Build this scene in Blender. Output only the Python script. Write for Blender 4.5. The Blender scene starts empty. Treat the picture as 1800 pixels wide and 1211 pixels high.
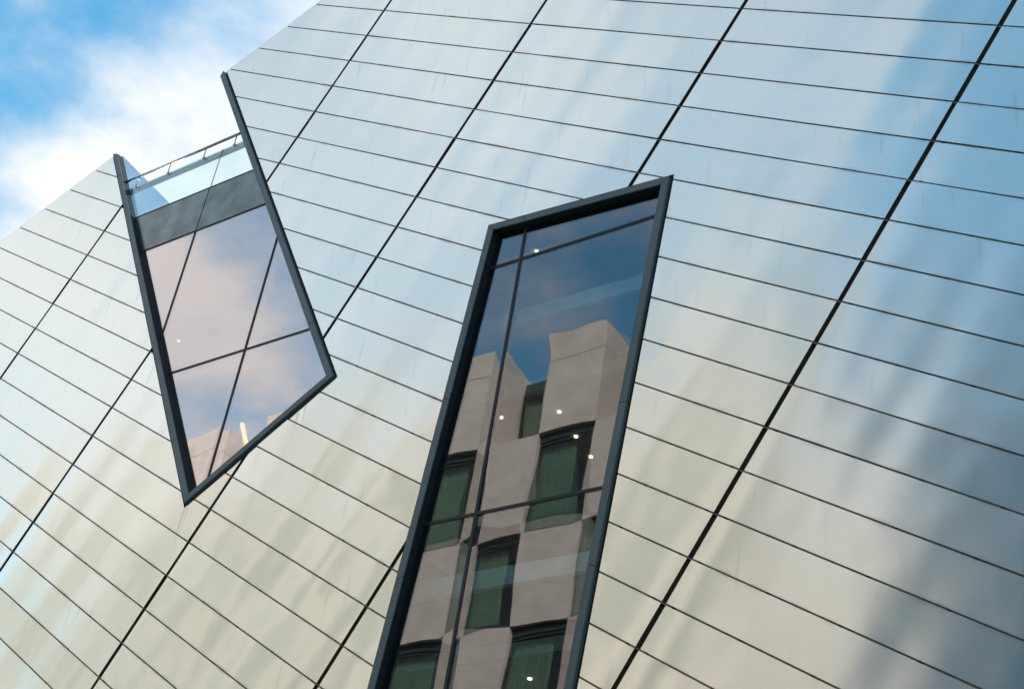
import bpy, bmesh, math, random
from mathutils import Vector, Matrix

random.seed(7)
SC = bpy.context.scene
COL = SC.collection
R = math.radians

# ------------------------------------------------------------------ camera
CAM = Vector((18.549, -12.371, 1.70))
right = Vector((0.80274, 0.57902, 0.14262))
down = Vector((-0.22541, 0.51606, -0.82636))
fwd = Vector((-0.55208, 0.63121, 0.54478))
cd = bpy.data.cameras.new('camera')
co = bpy.data.objects.new('camera', cd)
COL.objects.link(co)
co.matrix_world = Matrix(((right.x, -down.x, -fwd.x, CAM.x),
                          (right.y, -down.y, -fwd.y, CAM.y),
                          (right.z, -down.z, -fwd.z, CAM.z),
                          (0, 0, 0, 1)))
cd.sensor_width = 36.0
cd.sensor_fit = 'HORIZONTAL'
cd.lens = 36.0 * 2662.0 / 1800.0
cd.clip_end = 5000
SC.camera = co

# ------------------------------------------------------------------ world, sun, exposure
SUN = Vector((0.50, 0.62, 0.60)).normalized()
SUN_EL = math.asin(SUN.z)
SUN_AZ = math.atan2(SUN.x, SUN.y)
CLOUD_OFF = (-50.4078, -41.7669, 28.7634)
wd = bpy.data.worlds.new('World')
SC.world = wd
wd.use_nodes = True
nt = wd.node_tree
nt.nodes.clear()


def N(t, typ, **kw):
    n = t.nodes.new(typ)
    for k, v in kw.items():
        setattr(n, k, v)
    return n


def L(t, a, b):
    t.links.new(a, b)


def mth(t, op, a, b=None, c=None, clamp=False):
    n = t.nodes.new('ShaderNodeMath')
    n.operation = op
    n.use_clamp = clamp
    for i, v in enumerate((a, b, c)):
        if v is None:
            continue
        if isinstance(v, (int, float)):
            n.inputs[i].default_value = v
        else:
            t.links.new(v, n.inputs[i])
    return n.outputs[0]


def mixc(t, fac, a, b, blend='MIX'):
    n = t.nodes.new('ShaderNodeMix')
    n.data_type = 'RGBA'
    n.blend_type = blend
    for i, v in ((0, fac), (6, a), (7, b)):
        if isinstance(v, (int, float)):
            n.inputs[i].default_value = v
        elif isinstance(v, tuple):
            n.inputs[i].default_value = v if len(v) == 4 else (*v, 1)
        else:
            t.links.new(v, n.inputs[i])
    return n.outputs[2]


def maprange(t, v, a, b, c=0.0, d=1.0, smooth=True):
    n = t.nodes.new('ShaderNodeMapRange')
    n.interpolation_type = 'SMOOTHSTEP' if smooth else 'LINEAR'
    t.links.new(v, n.inputs[0])
    for i, x in enumerate((a, b, c, d)):
        n.inputs[1 + i].default_value = x
    return n.outputs[0]


tc = N(nt, 'ShaderNodeTexCoord')
sep = N(nt, 'ShaderNodeSeparateXYZ')
L(nt, tc.outputs['Generated'], sep.inputs[0])
zc = mth(nt, 'ADD', mth(nt, 'MAXIMUM', sep.outputs[2], 0.0), 0.18)
cmb = N(nt, 'ShaderNodeCombineXYZ')
L(nt, mth(nt, 'DIVIDE', sep.outputs[0], zc), cmb.inputs[0])
L(nt, mth(nt, 'DIVIDE', sep.outputs[1], zc), cmb.inputs[1])
off = N(nt, 'ShaderNodeVectorMath', operation='ADD')
off.inputs[1].default_value = CLOUD_OFF
off.name = 'cloud_offset'
L(nt, cmb.outputs[0], off.inputs[0])
nb = N(nt, 'ShaderNodeTexNoise')
nb.inputs['Scale'].default_value = 1.0
nb.inputs['Detail'].default_value = 2
L(nt, off.outputs[0], nb.inputs['Vector'])
nf = N(nt, 'ShaderNodeTexNoise')
nf.inputs['Scale'].default_value = 2.8
nf.inputs['Detail'].default_value = 9
nf.inputs['Roughness'].default_value = 0.56
L(nt, off.outputs[0], nf.inputs['Vector'])
dens = mth(nt, 'ADD', mth(nt, 'MULTIPLY', nb.outputs[0], 0.60), mth(nt, 'MULTIPLY', nf.outputs[0], 0.40))
mask = maprange(nt, dens, 0.43, 0.55)
thick = maprange(nt, nf.outputs[0], 0.36, 0.60)
sky = N(nt, 'ShaderNodeTexSky', sky_type='NISHITA')
sky.sun_disc = False
sky.sun_elevation = SUN_EL
sky.sun_rotation = SUN_AZ
sky.air_density = 1.0
sky.dust_density = 0.5
sky.ozone_density = 1.6
skyc = mixc(nt, 1.0, sky.outputs[0], (0.45, 1.04, 1.03), 'MULTIPLY')
cloudc = mixc(nt, thick, (2.70, 2.95, 3.15), (3.75, 3.70, 3.56))
colr = mixc(nt, mth(nt, 'MULTIPLY', mask, 0.95), skyc, cloudc)
bg = N(nt, 'ShaderNodeBackground')
bg.inputs['Strength'].default_value = 0.15
L(nt, colr, bg.inputs['Color'])
wo = N(nt, 'ShaderNodeOutputWorld')
L(nt, bg.outputs[0], wo.inputs[0])

sl = bpy.data.lights.new('sun', 'SUN')
sl.energy = 4.7
sl.angle = R(0.5)
sl.color = (1.0, 0.95, 0.89)
so = bpy.data.objects.new('sun', sl)
COL.objects.link(so)
so.rotation_euler = SUN.to_track_quat('Z', 'Y').to_euler()
so.location = (20, 20, 60)

SC.view_settings.view_transform = 'Standard'
SC.view_settings.look = 'None'
SC.view_settings.exposure = 1.0
SC.view_settings.gamma = 1.0
SC.view_settings.use_curve_mapping = False
SC.render.engine = 'CYCLES'
SC.cycles.max_bounces = 10
SC.cycles.transparent_max_bounces = 16
SC.cycles.glossy_bounces = 6

# ------------------------------------------------------------------ geometry of the cladding grid
ROW = 0.55                         # height of one course of panels
PW = 4.0284                        # length of one panel
ZG = 22.568                        # height of the grid's origin
E1 = Vector((0.867765, 0, -0.496974))   # along a course, falling 29.8 degrees
E2 = Vector((-0.496974, 0, -0.867765))  # across the courses


def grid(c, r, y=0.0):
    p = E1 * (c * PW) + E2 * (r * ROW)
    return Vector((p.x, y, p.z + ZG))


# ------------------------------------------------------------------ materials
MATS = {}


def new_mat(name):
    m = bpy.data.materials.new(name)
    m.use_nodes = True
    t = m.node_tree
    t.nodes.clear()
    o = N(t, 'ShaderNodeOutputMaterial')
    MATS[name] = m
    return m, t, o


def simple(name, col, rough=0.5, metal=0.0, var=0.15, scale=3.0, spec=0.5, bump=0.0):
    m, t, o = new_mat(name)
    p = N(t, 'ShaderNodeBsdfPrincipled')
    g = N(t, 'ShaderNodeNewGeometry')
    n = N(t, 'ShaderNodeTexNoise')
    n.inputs['Scale'].default_value = scale
    n.inputs['Detail'].default_value = 6
    L(t, g.outputs['Position'], n.inputs['Vector'])
    k = maprange(t, n.outputs[0], 0.3, 0.7, 1 - var, 1 + var, False)
    c = N(t, 'ShaderNodeVectorMath', operation='SCALE')
    c.inputs[0].default_value = col
    L(t, k, c.inputs['Scale'])
    L(t, c.outputs[0], p.inputs['Base Color'])
    p.inputs['Roughness'].default_value = rough
    p.inputs['Metallic'].default_value = metal
    p.inputs['Specular IOR Level'].default_value = spec
    if bump:
        b = N(t, 'ShaderNodeBump')
        b.inputs['Strength'].default_value = 1
        b.inputs['Distance'].default_value = bump
        L(t, n.outputs[0], b.inputs['Height'])
        L(t, b.outputs[0], p.inputs['Normal'])
    L(t, p.outputs[0], o.inputs[0])
    return m


def wall_uv(t):
    """course coordinate u (metres along a course) and v (metres across courses)"""
    g = N(t, 'ShaderNodeNewGeometry')
    sub = N(t, 'ShaderNodeVectorMath', operation='SUBTRACT')
    sub.inputs[1].default_value = (0, 0, ZG)
    L(t, g.outputs['Position'], sub.inputs[0])
    out = []
    for e in (E1, E2):
        d = N(t, 'ShaderNodeVectorMath', operation='DOT_PRODUCT')
        d.inputs[1].default_value = e
        L(t, sub.outputs[0], d.inputs[0])
        out.append(d.outputs['Value'])
    return out[0], out[1], g.outputs['Position']


def panel_metal():
    m, t, o = new_mat('panel_metal')
    u, v, pos = wall_uv(t)
    p = N(t, 'ShaderNodeBsdfPrincipled')
    p.inputs['Metallic'].default_value = 1.0
    p.inputs['Anisotropic'].default_value = 0.94
    tg = N(t, 'ShaderNodeCombineXYZ')
    tg.inputs[0].default_value, tg.inputs[1].default_value, tg.inputs[2].default_value = E2
    L(t, tg.outputs[0], p.inputs['Tangent'])
    oi = N(t, 'ShaderNodeObjectInfo')
    # oil canning: long shallow waves along the course, slower across it
    c1 = N(t, 'ShaderNodeCombineXYZ')
    L(t, mth(t, 'MULTIPLY', u, 0.75), c1.inputs[0])
    L(t, mth(t, 'MULTIPLY', v, 0.13), c1.inputs[1])
    n1 = N(t, 'ShaderNodeTexNoise')
    n1.inputs['Scale'].default_value = 1.0
    n1.inputs['Detail'].default_value = 1.0
    L(t, c1.outputs[0], n1.inputs['Vector'])
    # each sheet has its own faint buckle
    c2 = N(t, 'ShaderNodeCombineXYZ')
    L(t, mth(t, 'MULTIPLY', u, 1.1), c2.inputs[0])
    L(t, mth(t, 'MULTIPLY', v, 1.6), c2.inputs[1])
    L(t, mth(t, 'MULTIPLY', oi.outputs['Random'], 37.0), c2.inputs[2])
    n2 = N(t, 'ShaderNodeTexNoise')
    n2.inputs['Scale'].default_value = 1.0
    n2.inputs['Detail'].default_value = 1.0
    L(t, c2.outputs[0], n2.inputs['Vector'])
    # the ends of a sheet curl towards the wide joint
    fr = mth(t, 'FRACT', mth(t, 'DIVIDE', u, PW))
    ed = mth(t, 'MULTIPLY', mth(t, 'MINIMUM', fr, mth(t, 'SUBTRACT', 1.0, fr)), PW)
    curl = mth(t, 'POWER', maprange(t, ed, 0.0, 0.30, 1.0, 0.0, False), 2.0)
    hh = mth(t, 'ADD', mth(t, 'MULTIPLY', n1.outputs[0], 0.042), mth(t, 'MULTIPLY', n2.outputs[0], 0.0075))
    hh = mth(t, 'SUBTRACT', hh, mth(t, 'MULTIPLY', curl, 0.0022))
    # every sheet hangs at a slightly different angle
    r2_ = mth(t, 'FRACT', mth(t, 'MULTIPLY', oi.outputs['Random'], 91.7))
    hh = mth(t, 'ADD', hh, mth(t, 'MULTIPLY', u, mth(t, 'MULTIPLY', mth(t, 'SUBTRACT', oi.outputs['Random'], 0.5), 0.016)))
    hh = mth(t, 'ADD', hh, mth(t, 'MULTIPLY', v, mth(t, 'MULTIPLY', mth(t, 'SUBTRACT', r2_, 0.5), 0.014)))
    b = N(t, 'ShaderNodeBump')
    b.inputs['Strength'].default_value = 1.0
    b.inputs['Distance'].default_value = 1.0
    L(t, hh, b.inputs['Height'])
    L(t, b.outputs[0], p.inputs['Normal'])
    # colour: warm silver, slight sheet to sheet change, faint dirt
    base = mixc(t, oi.outputs['Random'], (0.85, 0.838, 0.78), (0.885, 0.868, 0.805))
    n3 = N(t, 'ShaderNodeTexNoise')
    n3.inputs['Scale'].default_value = 1.0
    n3.inputs['Detail'].default_value = 8
    st = N(t, 'ShaderNodeVectorMath', operation='MULTIPLY')
    st.inputs[1].default_value = (9.0, 1.0, 0.9)
    L(t, pos, st.inputs[0])
    L(t, st.outputs[0], n3.inputs['Vector'])
    drip = maprange(t, n3.outputs[0], 0.60, 0.76, 0.0, 0.30)
    base = mixc(t, drip, base, (0.50, 0.47, 0.42))
    # grime gathered along the course joints and run-off marks below the frame corners
    fv = mth(t, 'FRACT', mth(t, 'DIVIDE', v, ROW))
    ev = mth(t, 'MULTIPLY', mth(t, 'MINIMUM', fv, mth(t, 'SUBTRACT', 1.0, fv)), ROW)
    n5 = N(t, 'ShaderNodeTexNoise')
    n5.inputs['Scale'].default_value = 2.2
    n5.inputs['Detail'].default_value = 5
    L(t, pos, n5.inputs['Vector'])
    grime = mth(t, 'MULTIPLY', maprange(t, mth(t, 'MINIMUM', ev, ed), 0.004, 0.055, 1.0, 0.0),
                maprange(t, n5.outputs[0], 0.46, 0.70, 0.0, 0.42))
    base = mixc(t, grime, base, (0.36, 0.31, 0.25))
    sp = N(t, 'ShaderNodeSeparateXYZ')
    L(t, pos, sp.inputs[0])
    for (sx, sz, sw, sl_) in ((2.03, 11.08, 0.045, 0.95), (2.10, 11.08, 0.03, 0.55), (3.95, 12.2, 0.05, 0.35), (4.08, 12.3, 0.03, 0.5)):
        dx = mth(t, 'ABSOLUTE', mth(t, 'SUBTRACT', mth(t, 'ADD', sp.outputs[0], mth(t, 'MULTIPLY', n5.outputs[0], 0.05)), sx + 0.025))
        mk = mth(t, 'MULTIPLY', maprange(t, dx, 0.0, sw, 1.0, 0.0), maprange(t, sp.outputs[2], sz - sl_, sz, 0.0, 1.0))
        mk = mth(t, 'MULTIPLY', mk, maprange(t, sp.outputs[2], sz, sz + 0.05, 1.0, 0.0))
        base = mixc(t, mth(t, 'MULTIPLY', mk, 0.38), base, (0.33, 0.26, 0.21))
    n4 = N(t, 'ShaderNodeTexNoise')
    n4.inputs['Scale'].default_value = 38.0
    n4.inputs['Detail'].default_value = 3
    L(t, pos, n4.inputs['Vector'])
    base = mixc(t, maprange(t, n4.outputs[0], 0.68, 0.82, 0.0, 0.10), base, (0.42, 0.42, 0.40))
    L(t, base, p.inputs['Base Color'])
    rg = mth(t, 'ADD', 0.165, mth(t, 'MULTIPLY', n3.outputs[0], 0.04))
    rg = mth(t, 'ADD', rg, mth(t, 'MULTIPLY', oi.outputs['Random'], 0.03))
    L(t, rg, p.inputs['Roughness'])
    L(t, p.outputs[0], o.inputs[0])


def coated_glass(name, refl, tint, trans, wave):
    m, t, o = new_mat(name)
    g = N(t, 'ShaderNodeNewGeometry')
    oi = N(t, 'ShaderNodeObjectInfo')
    n = N(t, 'ShaderNodeTexNoise', noise_dimensions='4D')
    n.inputs['Scale'].default_value = 0.75
    n.inputs['Detail'].default_value = 1.2
    L(t, g.outputs['Position'], n.inputs['Vector'])
    L(t, mth(t, 'MULTIPLY', oi.outputs['Random'], 20.0), n.inputs['W'])
    tcg = N(t, 'ShaderNodeTexCoord')
    sg = N(t, 'ShaderNodeSeparateXYZ')
    L(t, tcg.outputs['Generated'], sg.inputs[0])
    es = []
    for k in (0, 2):
        es.append(mth(t, 'MINIMUM', sg.outputs[k], mth(t, 'SUBTRACT', 1.0, sg.outputs[k])))
    rim = mth(t, 'ADD', mth(t, 'POWER', maprange(t, es[0], 0.0, 0.22, 1.0, 0.0, False), 2.0),
              mth(t, 'POWER', maprange(t, es[1], 0.0, 0.16, 1.0, 0.0, False), 2.0))
    b = N(t, 'ShaderNodeBump')
    b.inputs['Strength'].default_value = 1.0
    b.inputs['Distance'].default_value = wave
    L(t, mth(t, 'SUBTRACT', n.outputs[0], mth(t, 'MULTIPLY', rim, 0.45)), b.inputs['Height'])
    gl = N(t, 'ShaderNodeBsdfGlossy')
    gl.inputs['Roughness'].default_value = 0.0
    gl.inputs['Color'].default_value = (*tint, 1)
    L(t, b.outputs[0], gl.inputs['Normal'])
    tr = N(t, 'ShaderNodeBsdfTransparent')
    tr.inputs['Color'].default_value = (*trans, 1)
    fr = N(t, 'ShaderNodeLayerWeight')
    fr.inputs['Blend'].default_value = 0.5
    fac = mth(t, 'ADD', mth(t, 'MULTIPLY', mth(t, 'POWER', fr.outputs['Facing'], 3.0), 0.6), refl, clamp=True)
    mx = N(t, 'ShaderNodeMixShader')
    L(t, fac, mx.inputs[0])
    L(t, tr.outputs[0], mx.inputs[1])
    L(t, gl.outputs[0], mx.inputs[2])
    L(t, mx.outputs[0], o.inputs[0])


panel_metal()
coated_glass('glass_tall', 0.135, (0.97, 0.89, 0.90), (0.72, 0.80, 0.80), 0.0042)
coated_glass('glass_slanted', 0.45, (0.98, 0.89, 0.89), (0.60, 0.66, 0.68), 0.002)
coated_glass('glass_guard', 0.03, (0.9, 0.97, 1.0), (0.88, 0.965, 0.97), 0.002)
coated_glass('glass_hotel', 0.03, (0.9, 0.95, 0.95), (0.68, 0.75, 0.70), 0.004)
coated_glass('glass_office', 0.10, (0.75, 0.88, 1.0), (0.10, 0.13, 0.15), 0.004)
simple('frame_metal', (0.078, 0.110, 0.125), 0.45, 0.2, 0.10, 2.0)
simple('jamb_metal', (0.010, 0.015, 0.019), 0.6, 0.0, 0.15, 2.0, 0.15)
simple('mullion_metal', (0.014, 0.019, 0.023), 0.45, 0.0, 0.15, 2.0, 0.3)
simple('black_seal', (0.010, 0.011, 0.012), 0.6, 0, 0.2, 5.0)
simple('backing', (0.060, 0.043, 0.030), 0.7, 0, 0.3, 6.0)
simple('flashing', (0.22, 0.20, 0.17), 0.45, 0.8, 0.2, 8.0)
simple('spandrel_metal', (0.17, 0.20, 0.20), 0.24, 0.85, 0.35, 2.2)
simple('return_metal', (0.33, 0.44, 0.52), 0.22, 0.9, 0.12, 1.5)
simple('cap_metal', (0.10, 0.19, 0.22), 0.4, 0.3, 0.10, 4.0)
simple('steel', (0.55, 0.53, 0.50), 0.22, 1.0, 0.10, 20.0)
simple('roof_membrane', (0.25, 0.25, 0.24), 0.8)
simple('interior_white', (0.42, 0.44, 0.42), 0.8)
simple('interior_dark', (0.05, 0.055, 0.06), 0.8)
simple('beam_white', (0.80, 0.86, 0.86), 0.6)
simple('hotel_concrete', (0.44, 0.385, 0.345), 0.85, 0, 0.10, 1.6, 0.3, 0.01)
simple('hotel_frame', (0.018, 0.024, 0.022), 0.5)
simple('hotel_curtain', (0.25, 0.315, 0.28), 0.9, 0, 0.12, 2.0)
simple('hotel_louvre', (0.020, 0.026, 0.024), 0.6)
simple('hotel_room', (0.03, 0.035, 0.03), 0.9)
simple('office_metal', (0.07, 0.11, 0.145), 0.45, 0.5)
simple('asphalt', (0.05, 0.05, 0.052), 0.9, 0, 0.25, 8.0, 0.3, 0.004)
simple('paving', (0.30, 0.29, 0.27), 0.85, 0, 0.15, 3.0, 0.3)
simple('ground', (0.16, 0.16, 0.13), 0.95, 0, 0.3, 0.4, 0.2)
simple('road_paint', (0.75, 0.75, 0.72), 0.7)
simple('leaf', (0.05, 0.10, 0.035), 0.5)
simple('pot', (0.20, 0.12, 0.08), 0.8)


def emit(name, col, s):
    m, t, o = new_mat(name)
    e = N(t, 'ShaderNodeEmission')
    e.inputs[0].default_value = (*col, 1)
    e.inputs[1].default_value = s
    L(t, e.outputs[0], o.inputs[0])


emit('lamp_warm', (1.0, 0.74, 0.42), 2.4)
emit('tube_yellow', (1.0, 0.55, 0.12), 3.2)

# ------------------------------------------------------------------ helpers


def link(name, me, mat, parent=None, loc=None):
    o = bpy.data.objects.new(name, me)
    COL.objects.link(o)
    if mat is not None and len(me.materials) == 0:
        me.materials.append(MATS[mat])
    if loc is not None:
        o.location = loc
    if parent is not None:
        o.parent = parent
    return o


def bm_mesh(bm, name):
    bmesh.ops.recalc_face_normals(bm, faces=bm.faces)
    me = bpy.data.meshes.new(name)
    bm.to_mesh(me)
    bm.free()
    return me


def box_bm(bm, x0, x1, y0, y1, z0, z1):
    v = [bm.verts.new(p) for p in ((x0, y0, z0), (x1, y0, z0), (x1, y1, z0), (x0, y1, z0),
                                   (x0, y0, z1), (x1, y0, z1), (x1, y1, z1), (x0, y1, z1))]
    for f in ((0, 1, 2, 3), (4, 5, 6, 7), (0, 1, 5, 4), (1, 2, 6, 5), (2, 3, 7, 6), (3, 0, 4, 7)):
        bm.faces.new([v[i] for i in f])


def box(name, x0, x1, y0, y1, z0, z1, mat, parent=None):
    """box with its origin at its own middle"""
    bm = bmesh.new()
    c = Vector(((x0 + x1) / 2, (y0 + y1) / 2, (z0 + z1) / 2))
    box_bm(bm, x0 - c.x, x1 - c.x, y0 - c.y, y1 - c.y, z0 - c.z, z1 - c.z)
    return link(name, bm_mesh(bm, name), mat, parent, c)


def prism(name, pts, y0, y1, mat, parent=None, bevel=0.0):
    """outline pts in (x, z), from depth y0 to y1"""
    n = len(pts)
    cx = sum(p[0] for p in pts) / n
    cz = sum(p[1] for p in pts) / n
    bm = bmesh.new()
    a = [bm.verts.new((p[0] - cx, y0, p[1] - cz)) for p in pts]
    b = [bm.verts.new((p[0] - cx, y1, p[1] - cz)) for p in pts]
    bm.faces.new(a)
    bm.faces.new(b)
    for i in range(n):
        j = (i + 1) % n
        bm.faces.new((a[i], a[j], b[j], b[i]))
    if bevel:
        bmesh.ops.bevel(bm, geom=bm.edges[:], offset=bevel, segments=1, affect='EDGES')
    return link(name, bm_mesh(bm, name), mat, parent, (cx, 0, cz))


def offset_line(p, q, d):
    """move line p-q to its left (looking from p to q) by -d: outward for clockwise outlines"""
    ex, ez = q[0] - p[0], q[1] - p[1]
    l = math.hypot(ex, ez)
    nx, nz = -ez / l, ex / l
    return (p[0] + nx * d, p[1] + nz * d), (q[0] + nx * d, q[1] + nz * d)


def isect(a, b, c, d):
    x1, y1, x2, y2 = *a, *b
    x3, y3, x4, y4 = *c, *d
    den = (x1 - x2) * (y3 - y4) - (y1 - y2) * (x3 - x4)
    k1, k2 = x1 * y2 - y1 * x2, x3 * y4 - y3 * x4
    return ((k1 * (x3 - x4) - (x1 - x2) * k2) / den, (k1 * (y3 - y4) - (y1 - y2) * k2) / den)


def offset_poly(pts, d):
    """clockwise outline (x right, z up): positive d grows it"""
    n = len(pts)
    ls = [offset_line(pts[i], pts[(i + 1) % n], d) for i in range(n)]
    return [isect(*ls[i - 1], *ls[i]) for i in range(n)]


def inside(p, poly):
    s = None
    for i in range(len(poly)):
        a, b = poly[i], poly[(i + 1) % len(poly)]
        c = (b[0] - a[0]) * (p[1] - a[1]) - (b[1] - a[1]) * (p[0] - a[0])
        if s is None:
            s = c > 0
        elif (c > 0) != s:
            return False
    return True


def clip_half(poly, a, b):
    """part of a convex outline to the right of a-b (inside for clockwise)"""
    out = []

    def sd(p):
        return -((b[0] - a[0]) * (p[1] - a[1]) - (b[1] - a[1]) * (p[0] - a[0]))
    for i in range(len(poly)):
        p, q = poly[i], poly[(i + 1) % len(poly)]
        sp, sq = sd(p), sd(q)
        if sp >= 0:
            out.append(p)
        if (sp >= 0) != (sq >= 0):
            k = sp / (sp - sq)
            out.append((p[0] + (q[0] - p[0]) * k, p[1] + (q[1] - p[1]) * k))
    return out


# roof line of the wall: rises to the right at 20 degrees
RS = 0.3655


def roof_z(x):
    return 21.14 + RS * x


# window outlines on the front face of their frames, clockwise
SLANT = [(-3.369, 19.915), (-0.607, 20.930), (4.531, 12.691), (2.041, 11.119)]
TALL = [(6.957, 14.582), (9.916, 14.375), (9.300, 6.10), (6.340, 6.31)]
# the slanted window is open at the top: its hole runs on above the roof line
ld = (SLANT[0][0] - SLANT[3][0], SLANT[0][1] - SLANT[3][1])
rd = (SLANT[1][0] - SLANT[2][0], SLANT[1][1] - SLANT[2][1])
SLANT_OPEN = [(SLANT[0][0] + ld[0] * 0.4, SLANT[0][1] + ld[1] * 0.4),
              (SLANT[1][0] + rd[0] * 0.4, SLANT[1][1] + rd[1] * 0.4), SLANT[2], SLANT[3]]
GAP = 0.045
HOLES = [offset_poly(SLANT_OPEN, GAP), offset_poly(TALL, GAP)]
HOLES_BACK = [offset_poly(SLANT_OPEN, -0.03), offset_poly(TALL, -0.03)]


def cut_sheet(poly, holes, roof_drop=0.0, use_roof=True):
    """flat bmesh of outline poly (x, z) minus the window holes, below the roof line"""
    bm = bmesh.new()
    bm.faces.new([bm.verts.new((p[0], 0, p[1])) for p in poly])
    if use_roof:
        nv = Vector((-RS, 0, 1)).normalized()
        bmesh.ops.bisect_plane(bm, geom=bm.verts[:] + bm.edges[:] + bm.faces[:], dist=1e-5,
                               plane_co=(0, 0, roof_z(0) - roof_drop), plane_no=nv, clear_outer=True)
    if not bm.faces:
        return bm
    for h in holes:
        xs = [v.co.x for v in bm.verts]
        zs = [v.co.z for v in bm.verts]
        if not xs or max(xs) < min(p[0] for p in h) or min(xs) > max(p[0] for p in h) \
           or max(zs) < min(p[1] for p in h) or min(zs) > max(p[1] for p in h):
            continue
        for i in range(len(h)):
            a, b = h[i], h[(i + 1) % len(h)]
            nv = Vector((-(b[1] - a[1]), 0, b[0] - a[0])).normalized()
            bmesh.ops.bisect_plane(bm, geom=bm.verts[:] + bm.edges[:] + bm.faces[:], dist=1e-5,
                                   plane_co=(a[0], 0, a[1]), plane_no=nv)
        kill = [f for f in bm.faces if inside((f.calc_center_median().x, f.calc_center_median().z), h)]
        if kill:
            bmesh.ops.delete(bm, geom=kill, context='FACES')
        if bm.faces:
            bmesh.ops.dissolve_limit(bm, angle_limit=0.01, verts=bm.verts[:], edges=bm.edges[:])
    return bm


def islands(bm):
    bm.faces.ensure_lookup_table()
    left = set(bm.faces)
    res = []
    while left:
        f = left.pop()
        st, grp = [f], [f]
        while st:
            g = st.pop()
            for e in g.edges:
                for k in e.link_faces:
                    if k in left:
                        left.discard(k)
                        st.append(k)
                        grp.append(k)
        res.append(grp)
    return res


def island_solid(grp, y0, y1):
    """solid of a flat island between depths y0 (front) and y1, about its own centre"""
    vs = {v for f in grp for v in f.verts}
    c = sum((v.co for v in vs), Vector()) / len(vs)
    bm = bmesh.new()
    mp = {v: bm.verts.new((v.co.x - c.x, y0, v.co.z - c.z)) for v in vs}
    for f in grp:
        bm.faces.new([mp[v] for v in f.verts])
    bmesh.ops.recalc_face_normals(bm, faces=bm.faces)
    if bm.faces[:] and sum(f.normal.y for f in bm.faces) > 0:
        bmesh.ops.reverse_faces(bm, faces=bm.faces)
    r = bmesh.ops.extrude_face_region(bm, geom=bm.faces[:])
    nv = [g for g in r['geom'] if isinstance(g, bmesh.types.BMVert)]
    # the extruded copy becomes the back
    for v in nv:
        v.co.y = y1
    return bm, c


# ------------------------------------------------------------------ ground
def struct(o):
    o['kind'] = 'structure'
    return o


struct(box('ground', -700, 700, -700, 700, -0.6, -0.12, 'ground'))
struct(box('road', -200, 200, -16.2, -9.0, -0.5, -0.10, 'asphalt'))
struct(box('pavement', -200, 200, -8.9, 0.9, -0.5, 0.0, 'paving'))
struct(box('pavement', -200, 200, -18.9, -16.3, -0.5, 0.0, 'paving'))

# ------------------------------------------------------------------ the metal clad building
MUS = bpy.data.objects.new('museum_building', None)
COL.objects.link(MUS)
MUS['label'] = 'angular building clad in silvery metal panels with two slanted dark framed windows'
MUS['category'] = 'building'

X0, X1 = -15.0, 21.0
C0, C1 = -3, 5       # columns of panels built
R0, R1 = -4, 25
GC = 0.070           # wide joint between columns
GR = 0.021           # narrow joint between courses
cnt = 0
for c in range(C0, C1 + 1):
    for r in range(R0, R1 + 1):
        u0, u1 = c * PW + GC / 2, (c + 1) * PW - GC / 2
        v0, v1 = r * ROW + GR / 2, (r + 1) * ROW - GR / 2
        poly = []
        for (u, v) in ((u0, v0), (u1, v0), (u1, v1), (u0, v1)):
            p = E1 * u + E2 * v
            poly.append((p.x, p.z + ZG))
        xs = [p[0] for p in poly]
        zs = [p[1] for p in poly]
        if max(xs) < -13.2 or min(xs) > 17.2 or max(zs) < 5.2:
            continue
        bm = cut_sheet(poly, HOLES, 0.0)
        for grp in islands(bm):
            if sum(f.calc_area() for f in grp) < 0.004:
                continue
            b2, ctr = island_solid(grp, 0.0, 0.028)
            o = link('panel', bm_mesh(b2, 'panel'), 'panel_metal', MUS, ctr)
            o.rotation_euler = (R(random.gauss(0, 0.06)), 0, R(random.gauss(0, 0.10)))
            cnt += 1
        bm.free()

# backing wall behind the joints, with the window holes
bm = cut_sheet([(X0, 26), (X0, 0), (X1, 0), (X1, 29)], HOLES_BACK, 0.03)
for grp in islands(bm):
    b2, ctr = island_solid(grp, 0.055, 0.16)
    link('backing_wall', bm_mesh(b2, 'backing_wall'), 'backing', MUS, ctr)
bm.free()
# plain plinth sheet below the panels
bm = cut_sheet([(X0, 5.1), (X0, 0.0), (X1, 0.0), (X1, 5.1)], HOLES_BACK, 0)
for grp in islands(bm):
    b2, ctr = island_solid(grp, 0.0, 0.05)
    link('plinth', bm_mesh(b2, 'plinth'), 'panel_metal', MUS, ctr)
bm.free()

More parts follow.
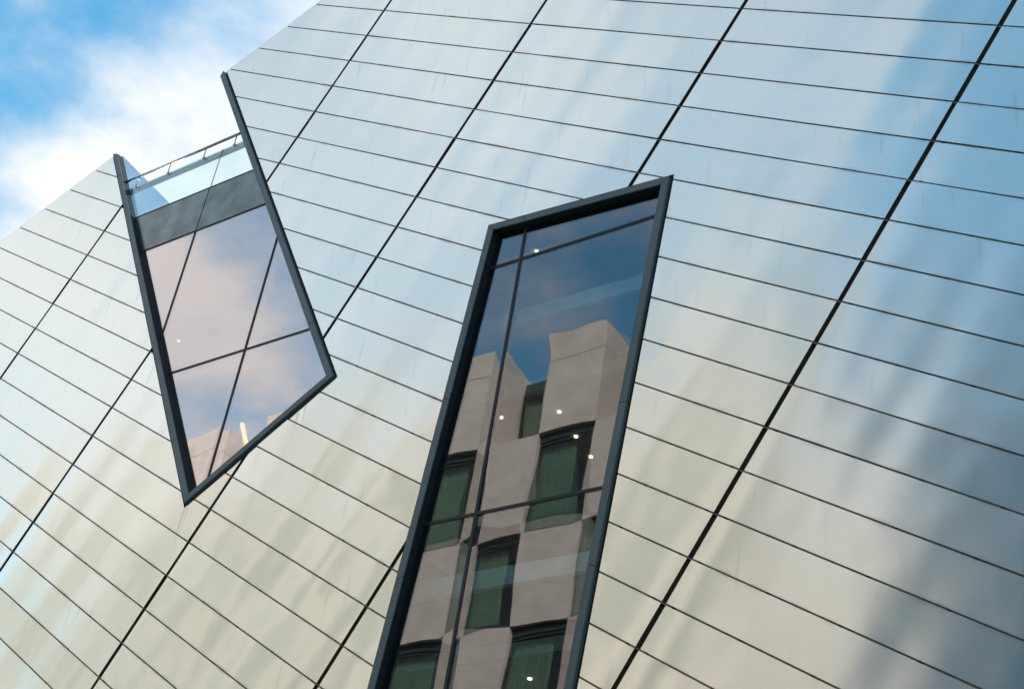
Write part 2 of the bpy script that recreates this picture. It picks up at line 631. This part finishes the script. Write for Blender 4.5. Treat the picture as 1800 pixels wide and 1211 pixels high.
# narrow flashing strip in each course joint, with its clips
clips = bmesh.new()
for r in range(R0, R1 + 1):
    a, b = C0 * PW, (C1 + 1) * PW
    v = r * ROW
    w = 0.0045
    poly = []
    for (u, vv) in ((a, v - w), (b, v - w), (b, v + w), (a, v + w)):
        p = E1 * u + E2 * vv
        poly.append((p.x, p.z + ZG))
    bm = cut_sheet(poly, HOLES, 0.02)
    for grp in islands(bm):
        if sum(f.calc_area() for f in grp) < 0.001:
            continue
        b2, ctr = island_solid(grp, 0.012, 0.05)
        link('joint_strip', bm_mesh(b2, 'joint_strip'), 'flashing', MUS, ctr)
    bm.free()
    for c in range(C0, C1 + 1):
        for fr in (0.035, 0.27, 0.5, 0.73, 0.965):
            p = E1 * ((c + fr) * PW) + E2 * v
            x, z = p.x, p.z + ZG
            if z > roof_z(x) - 0.05 or z < 5.2 or x < -13 or x > 17:
                continue
            if any(inside((x, z), offset_poly(h, 0.03)) for h in HOLES):
                continue
            vs = []
            for yy in (0.003, 0.05):
                for (du, dv) in ((-.024, -.0115), (.024, -.0115), (.024, .0115), (-.024, .0115)):
                    q = E1 * du + E2 * dv
                    vs.append(clips.verts.new((x + q.x, yy, z + q.z)))
            for f in ((0, 1, 2, 3), (4, 5, 6, 7), (0, 1, 5, 4), (1, 2, 6, 5), (2, 3, 7, 6), (3, 0, 4, 7)):
                clips.faces.new([vs[i] for i in f])
ck = link('joint_clips', bm_mesh(clips, 'joint_clips'), 'black_seal', MUS)
ck['kind'] = 'stuff'

# coping along the roof edge, left and right of the terrace
for xa, xb in ((X0, SLANT[0][0] - 0.10), (SLANT[1][0] + 0.10, X1)):
    bm = bmesh.new()
    for (y, dz) in ((0.036, -0.03), (0.036, 0.004), (0.45, -0.06), (0.45, -0.15)):
        for x in (xa, xb):
            bm.verts.new((x, y, roof_z(x) + dz))
    bm.verts.ensure_lookup_table()
    v = bm.verts
    for i in range(4):
        j = (i + 1) % 4
        bm.faces.new((v[2 * i], v[2 * i + 1], v[2 * j + 1], v[2 * j]))
    bm.faces.new((v[0], v[2], v[4], v[6]))
    bm.faces.new((v[1], v[3], v[5], v[7]))
    link('coping', bm_mesh(bm, 'coping'), 'panel_metal', MUS)
# roof sheets falling to the back, side and back walls
DEP = 13.0


def quad_solid(name, pts, thick, mat, parent):
    """quad given by four points, thickened along its normal"""
    p = [Vector(q) for q in pts]
    n = (p[1] - p[0]).cross(p[3] - p[0]).normalized() * thick
    bm = bmesh.new()
    a = [bm.verts.new(q) for q in p]
    b = [bm.verts.new(q + n) for q in p]
    bm.faces.new(a)
    bm.faces.new(b)
    for i in range(4):
        j = (i + 1) % 4
        bm.faces.new((a[i], a[j], b[j], b[i]))
    return link(name, bm_mesh(bm, name), mat, parent)


def rz(x, y):
    return roof_z(x) - 0.12 - 0.34 * y


for xa, xb in ((X0, -3.60), (0.55, X1)):
    quad_solid('roof', [(xa, 0.18, rz(xa, .18)), (xb, 0.18, rz(xb, .18)), (xb, DEP, rz(xb, DEP)), (xa, DEP, rz(xa, DEP))],
               -0.12, 'roof_membrane', MUS)
for x in (X0, X1):
    quad_solid('side_wall', [(x, 0.17, 0), (x, DEP, 0), (x, DEP, rz(x, DEP)), (x, 0.17, rz(x, 0.17))], 0.15, 'panel_metal', MUS)
quad_solid('rear_wall', [(X0, DEP, 0), (X1, DEP, 0), (X1, DEP, rz(X1, DEP)), (X0, DEP, rz(X0, DEP))], 0.15, 'panel_metal', MUS)
# terrace floor above the spandrel, side walls of the terrace that carry on the slope of the frame
box('terrace_floor', -3.0, 2.3, 0.16, 6.0, 16.97, 17.87, 'interior_dark', MUS)


def terrace_side(pt, pb, ya, yb, fall, mat, thick):
    quad_solid('terrace_wall', [(pb[0], ya, pb[1]), (pt[0], ya, pt[1]),
                                (pt[0] + fall * (pb[0] - pt[0]) / (pt[1] - pb[1]) * (yb - ya), yb, pt[1] - fall * (yb - ya)),
                                (pb[0], yb, pb[1])], thick, mat, MUS)


sl_in = offset_poly(SLANT_OPEN, -0.115)


def on_left(z):
    a, b = sl_in[0], sl_in[3]
    return (a[0] + (b[0] - a[0]) * (a[1] - z) / (a[1] - b[1]), z)


def on_right(z):
    a, b = sl_in[1], sl_in[2]
    return (a[0] + (b[0] - a[0]) * (a[1] - z) / (a[1] - b[1]), z)


terrace_side(on_left(19.93), on_left(17.8), 0.10, 3.4, 0.34, 'return_metal', 0.09)
terrace_side(on_right(20.80), on_right(17.8), 0.10, 4.5, 0.34, 'return_metal', -0.09)

# ------------------------------------------------------------------ windows
YF, YG, YB = -0.042, 0.08, 0.19   # frame face, glass, back of the jamb
FW = 0.105                        # width of the frame face


def lerp(a, b, k):
    return (a[0] + (b[0] - a[0]) * k, a[1] + (b[1] - a[1]) * k)


def build_window(label, outline, edges, joints, glass_mat):
    """jamb lining (the part) with frame pieces as children"""
    outer = outline
    inner = offset_poly(outer, -FW)
    inlin = offset_poly(outer, -FW - 0.005)
    lin = offset_poly(outer, -FW + 0.02)
    bm = bmesh.new()
    for i in edges:
        j = (i + 1) % len(outer)
        pts = [(lin[i], YF + 0.02), (lin[j], YF + 0.02), (lin[j], YB), (lin[i], YB)]
        pts2 = [(inlin[i], YF + 0.02), (inlin[j], YF + 0.02), (inlin[j], YB), (inlin[i], YB)]
        va = [bm.verts.new((p[0], y, p[1])) for p, y in pts]
        vb = [bm.verts.new((p[0], y, p[1])) for p, y in pts2]
        bm.faces.new(va)
        bm.faces.new(vb)
        for k in range(4):
            m = (k + 1) % 4
            bm.faces.new((va[k], va[m], vb[m], vb[k]))
    w = link('window', bm_mesh(bm, 'window'), 'jamb_metal', MUS)
    w['label'] = label
    # black seal round the frame, set in the gap between frame and panels
    seal = offset_poly(outer, GAP * 0.9)
    for i in edges:
        j = (i + 1) % len(outer)
        prism('seal', [seal[i], seal[j], outer[j], outer[i]], 0.03, 0.12, 'black_seal', w)
    g = 0.0035
    for i, jn in zip(edges, joints):
        j = (i + 1) % len(outer)
        ks = [0.0] + list(jn) + [1.0]
        ln = math.dist(outer[i], outer[j])
        for a, b in zip(ks[:-1], ks[1:]):
            ka = a + (g / ln if a > 0 else g * 0.4 / ln)
            kb = b - (g / ln if b < 1 else g * 0.4 / ln)
            q = [lerp(outer[i], outer[j], ka), lerp(outer[i], outer[j], kb),
                 lerp(inner[i], inner[j], kb), lerp(inner[i], inner[j], ka)]
            prism('frame_piece', q, YF, 0.13, 'frame_metal', w, 0.0025)
    return w, inner


def panes(w, poly, vlines, hlines, mat, name='pane', y=YG, bar=0.046, th=0.014):
    """cut the glass outline by upright lines (x) and level lines (z); bars between"""
    pcs = [poly]
    for x in vlines:
        nx = []
        for p in pcs:
            for a, b in (((x, 0), (x, 30)), ((x, 30), (x, 0))):
                q = clip_half(p, a, b)
                if len(q) > 2:
                    nx.append(q)
        pcs = nx
    for z in hlines:
        nx = []
        for p in pcs:
            for a, b in (((0, z), (1, z)), ((1, z), (0, z))):
                q = clip_half(p, a, b)
                if len(q) > 2:
                    nx.append(q)
        pcs = nx
    out = []
    for p in pcs:
        ar = 0
        for i in range(len(p)):
            a, b = p[i], p[(i + 1) % len(p)]
            ar += a[0] * b[1] - a[1] * b[0]
        if abs(ar) < 0.01:
            continue
        # drop doubled points
        q = []
        for pt in p:
            if not q or math.dist(pt, q[-1]) > 1e-4:
                q.append(pt)
        if math.dist(q[0], q[-1]) < 1e-4:
            q.pop()
        out.append(prism(name, q, y, y + th, mat, w))
    return out


def hspan(poly, z):
    xs = []
    for i in range(len(poly)):
        a, b = poly[i], poly[(i + 1) % len(poly)]
        if (a[1] - z) * (b[1] - z) < 0:
            xs.append(a[0] + (b[0] - a[0]) * (z - a[1]) / (b[1] - a[1]))
    return min(xs), max(xs)


def vspan(poly, x):
    zs = []
    for i in range(len(poly)):
        a, b = poly[i], poly[(i + 1) % len(poly)]
        if (a[0] - x) * (b[0] - x) < 0:
            zs.append(a[1] + (b[1] - a[1]) * (x - a[0]) / (b[0] - a[0]))
    return min(zs), max(zs)


# tall window
w2, in2 = build_window('tall leaning window with three glass bands and reflections of a beige building', TALL,
                       (0, 1, 2, 3), ((0.205,), (0.053, 0.405, 0.66), (), (0.35, 0.66, 0.93)), 'glass_tall')
gp2 = offset_poly(TALL, -FW - 0.003)
panes(w2, gp2, (7.55,), (13.878, 9.982), 'glass_tall')
for z in (13.878, 9.982):
    a, b = hspan(gp2, z)
    for xa, xb in ((a, 7.529), (7.571, b)):
        box('transom', xa, xb, YG - 0.010, YB, z - 0.021, z + 0.021, 'mullion_metal', w2)
a, b = vspan(gp2, 7.55)
box('mullion', 7.53, 7.57, YG - 0.012, YB, a, b, 'mullion_metal', w2)

# slanted window
w1, in1 = build_window('slanted pointed window cut into the roof edge, glass reflecting white cloud', SLANT,
                       (1, 2, 3), ((0.165, 0.52, 0.865), (), (0.13, 0.38, 0.61, 0.79, 0.92)), 'glass_slanted')
gp1 = offset_poly(SLANT_OPEN, -FW - 0.003)
low = clip_half(gp1, (-9, 16.912), (9, 16.912))
panes(w1, low, (0.0, 2.265), (13.82,), 'glass_slanted')
a, b = hspan(low, 13.82)
for xa, xb in ((a, 2.247), (2.283, b)):
    box('transom', xa, xb, YG - 0.010, YB, 13.802, 13.838, 'mullion_metal', w1)
a, b = vspan(low, 2.265)
box('mullion', 2.248, 2.282, YG - 0.012, YB, a, b, 'mullion_metal', w1)
a, b = vspan(low, 0.0)
box('mullion', -0.017, 0.017, YG - 0.011, YB, a, 16.90, 'mullion_metal', w1)
# spandrel of two metal sheets
mid = clip_half(clip_half(gp1, (-9, 17.89), (9, 17.89)), (9, 16.94), (-9, 16.94))
for q in (clip_half(mid, (-0.012, 30), (-0.012, 0)), clip_half(mid, (0.012, 0), (0.012, 30))):
    if len(q) > 2:
        prism('spandrel', q, YG - 0.004, YG + 0.06, 'spandrel_metal', w1)
box('spandrel_joint', -0.011, 0.011, YG + 0.01, YG + 0.05, 16.945, 17.885, 'black_seal', w1)
a, b = hspan(gp1, 16.925)
box('spandrel_trim', a, b, YG - 0.012, YG + 0.07, 16.913, 16.939, 'black_seal', w1)
a, b = hspan(gp1, 17.904)
box('spandrel_trim', a, b, YG - 0.010, YG + 0.07, 17.893, 17.915, 'black_seal', w1)

# glass guard of the terrace: two panes, a cap, a handrail on clamps
ga = clip_half(clip_half(gp1, (-9, 18.82), (9, 18.82)), (9, 17.917), (-9, 17.917))
al, bl = hspan(gp1, 18.69)
ah, bh = hspan(gp1, 18.82)
bal = prism('guard_cap', [(al, 18.69), (ah, 18.82), (bh, 18.82), (bl, 18.69)], YG + 0.03, YG + 0.07, 'cap_metal', MUS)
bal['label'] = 'teal rimmed glass guard with steel handrail'
for q in (clip_half(ga, (-0.006, 30), (-0.006, 0)), clip_half(ga, (0.006, 0), (0.006, 30))):
    if len(q) > 2:
        p_ = prism('pane', q, YG, YG + 0.016, 'glass_guard')
        p_.parent = bal
        p_.location = p_.location - bal.location
p_ = box('pane_joint', -0.005, 0.005, YG + 0.002, YG + 0.015, 17.92, 18.815, 'frame_metal', bal)
p_.location -= bal.location


def tube(name, pts, rad, mat, parent=None, seg=12):
    bm = bmesh.new()
    rings = []
    for i, p in enumerate(pts):
        p = Vector(p)
        d = (Vector(pts[min(i + 1, len(pts) - 1)]) - Vector(pts[max(i - 1, 0)])).normalized()
        s = d.orthogonal().normalized()
        t = d.cross(s)
        rings.append([bm.verts.new(p + (s * math.cos(2 * math.pi * k / seg) + t * math.sin(2 * math.pi * k / seg)) * rad)
                      for k in range(seg)])
    for a_, b_ in zip(rings[:-1], rings[1:]):
        for k in range(seg):
            bm.faces.new((a_[k], a_[(k + 1) % seg], b_[(k + 1) % seg], b_[k]))
    bm.faces.new(rings[0])
    bm.faces.new(rings[-1])
    for f in bm.faces:
        f.smooth = True
    o = link(name, bm_mesh(bm, name), mat)
    if parent is not None:
        o.parent = parent
        o.location = -parent.location
    return o


a, b = hspan(gp1, 19.006)
tube('handrail', [(a - 0.02, 0.055, 19.006), (b + 0.02, 0.055, 19.006)], 0.026, 'steel', bal)
for x in (-2.30, -1.42, -0.46, 0.34):
    tube('rail_clamp', [(x, 0.055, 18.99), (x, 0.055, 18.91), (x - 0.02, 0.066, 18.86), (x - 0.02, 0.076, 18.78)], 0.012, 'steel', bal, 8)
    tube('clamp_disc', [(x - 0.02, 0.062, 18.785), (x - 0.02, 0.079, 18.785)], 0.030, 'steel', bal, 12)

# ------------------------------------------------------------------ rooms behind the glass
def room(xa, xb, za, zb, ya, yb):
    box('room_floor', xa, xb, ya, yb, za, za + 0.25, 'interior_dark', MUS)
    cl = box('ceiling', xa, xb, ya + 0.5, yb, zb, zb + 0.2, 'interior_white', MUS)
    box('room_wall', xa, xb, yb, yb + 0.15, za, zb, 'interior_dark', MUS)
    return cl


ceil_hi = room(-4.5, 13.0, 13.55, 16.6, 1.02, 9.0)
ceil_mid = room(2.0, 13.0, 9.46, 12.75, 1.02, 9.0)
ceil_low = room(2.0, 13.0, 5.4, 8.75, 1.02, 9.0)
for xx in (-4.6, 13.0):
    box('room_wall', xx, xx + 0.1, 0.36, 9.0, 5.4, 16.6, 'interior_dark', MUS)
# pale slab edges that catch the daylight behind the tall window
box('slab_edge', 5.2, 12.9, 0.93, 1.01, 13.52, 13.76, 'beam_white', MUS)
box('slab_edge', 5.0, 12.9, 0.93, 1.01, 9.44, 9.70, 'beam_white', MUS)


def downlight(par, x, y, z):
    o = tube('downlight', [(x, y, z), (x, y, z - 0.02)], 0.030, 'lamp_warm', par, 14)
    return o


for x, y, z, par in ((5.47, 2.79, 16.6, ceil_hi), (4.95, 6.3, 16.6, ceil_hi), (-2.49, 2.14, 16.6, ceil_hi),
                     (6.98, 2.11, 12.75, ceil_mid), (6.82, 2.78, 12.75, ceil_mid), (6.70, 3.36, 12.75, ceil_mid), (6.09, 1.91, 12.75, ceil_mid),
                     (7.10, 2.16, 8.75, ceil_low)):
    downlight(par, x, y, z)

# yellow lamp tube
t = tube('lamp_tube', [(2.02, 0.6, 12.83), (2.36, 0.6, 12.22)], 0.034, 'tube_yellow', None, 10)
t['label'] = 'short glowing yellow lamp tube behind the glass of the pointed window'
t['category'] = 'lamp'

# ------------------------------------------------------------------ the hotel across the street (seen mirrored in the glass)
HOT = bpy.data.objects.new('hotel_building', None)
COL.objects.link(HOT)
HY = -18.9
HOT.location = (-16, HY - 8, 0)
HOT['label'] = 'beige hotel with recessed dark green windows in a checkerboard, mirrored in the tall window'
HOT['category'] = 'building'
BAY, STO = 2.15, 3.2
HX = -7.3
LEV = [1.7 + z for z in (0.9, 4.1, 7.3, 10.5, 13.7, 16.9, 20.1, 23.3)]   # floor levels of the storeys
TOP = 28.7
I0, I1 = -14, 4
DEPW = 0.14


def hbox(name, x0, x1, y0, y1, z0, z1, mat, parent):
    o = box(name, x0, x1, y0, y1, z0, z1, mat, parent)
    q = parent
    while q is not None:
        o.location -= q.location
        q = q.parent
    return o


# core, ground floor
hbox('core', HX + BAY * I0 + .02, HX + BAY * I1 - .02, HY - 6.5, HY - 1.75, 0, 28.0, 'hotel_concrete', HOT)
hbox('room_back', HX + BAY * I0 + .03, HX + BAY * I1 - .03, HY - 1.745, HY - 1.73, LEV[0], LEV[-1] - .02, 'hotel_room', HOT)
hbox('base', HX + BAY * I0, HX + BAY * I1, HY - 1.74, HY - 0.02, 0, LEV[0] - 0.01, 'hotel_concrete', HOT)
CURT = {}


def curtain_mesh(w, h):
    key = (round(w, 2), round(h, 2))
    if key in CURT:
        return CURT[key]
    bm = bmesh.new()
    n = 40
    prev = None
    for i in range(n + 1):
        x = -w / 2 + w * i / n
        y = 0.04 * math.sin(i * 1.45) + 0.02 * math.sin(i * 0.6)
        a_ = bm.verts.new((x, y, -h / 2))
        b_ = bm.verts.new((x, y, h / 2))
        if prev:
            f = bm.faces.new((prev[0], a_, b_, prev[1]))
            f.smooth = True
        prev = (a_, b_)
    CURT[key] = bm_mesh(bm, 'curtain')
    return CURT[key]


def hotel_window(x0, x1, z0, z1, depth, head):
    """recessed window: head and side frame, glass, pleated curtain behind"""
    yb = HY - depth
    w = hbox('window', x0 + 0.02, x1 - 0.02, yb - 0.10, yb - 0.02, z1 - head, z1 - 0.005, 'hotel_frame', HOT)
    hbox('side_frame', x0 + 0.02, x0 + 0.10, yb - 0.10, yb - 0.01, z0 + 0.16, z1 - head, 'hotel_frame', w)
    hbox('side_frame', x1 - 0.16, x1 - 0.02, yb - 0.10, yb - 0.01, z0 + 0.16, z1 - head, 'hotel_frame', w)
    hbox('sill', x0 + 0.02, x1 - 0.02, yb - 0.12, yb - 0.005, z0 + 0.005, z0 + 0.16, 'hotel_frame', w)
    hbox('glass', x0 + 0.10, x1 - 0.16, yb - 0.07, yb - 0.05, z0 + 0.16, z1 - head, 'glass_hotel', w)
    for q in range(1):
        hbox('louvre', x0 + 0.04, x1 - 0.04, yb - 0.02, yb + 0.02, z1 - head + 0.10 + q * 0.14, z1 - head + 0.16 + q * 0.14, 'hotel_louvre', w)
    cw, ch = ((x1 - x0) - 0.2) * 0.72, z1 - z0 - head - 0.1
    c = link('curtain', curtain_mesh(cw, ch), 'hotel_curtain', w)
    c.location = Vector((x0 + 0.1 + cw / 2, yb - 0.22, z0 + 0.1 + ch / 2)) - w.location - HOT.location
    return w


for i in range(I0, I1):
    x0, x1 = HX + BAY * i, HX + BAY * (i + 1)
    for s in range(len(LEV)):
        z0 = LEV[s]
        z1 = LEV[s + 1] if s + 1 < len(LEV) else TOP
        topst = s == len(LEV) - 1
        # bay 0 is solid in the top storey (s = 7)
        solid = ((i + (len(LEV) - 1 - s)) % 2 == 0)
        if topst:
            if solid:
                hbox('wall_panel', x0 + .008, x1 - .008, HY - 2.4, HY, z0 + .01, z1 - 0.95, 'hotel_concrete', HOT)
                hbox('parapet', x0 + .008, x1 - .008, HY - 2.4, HY + 0.004, z1 - 0.935, z1, 'hotel_concrete', HOT)
            else:
                hotel_window(x0, x1, z0, z1 - 0.25, 1.55, 0.75)
        else:
            if solid:
                hbox('wall_panel', x0 + .008, x1 - .008, HY - 1.72, HY + random.uniform(-.006, .006), z0 + .01, z1 - .01, 'hotel_concrete', HOT)
            else:
                hotel_window(x0, x1, z0, z1 - 0.02, DEPW, 0.36)

# ------------------------------------------------------------------ glass office block further down the street
OFF = bpy.data.objects.new('office_building', None)
COL.objects.link(OFF)
OFF.location = (12, -50, 0)
OFF['label'] = 'blue grey glass office block with flat roof beyond the beige hotel'
OFF['category'] = 'building'
hbox('core', -13.7, 37.7, -69.7, -42.3, 0, 41.0, 'office_metal', OFF)
for s in range(11):
    z0 = 0.4 + s * 3.6
    hbox('spandrel', -14.0, 38.0, -70, -42.0, z0 + 2.55, z0 + 3.6, 'office_metal', OFF)
    for k in range(13):
        x = -14.0 + k * 4.0
        hbox('glass_panel', x + 0.06, x + 3.94, -42.2, -42.12, z0, z0 + 2.55, 'glass_office', OFF)
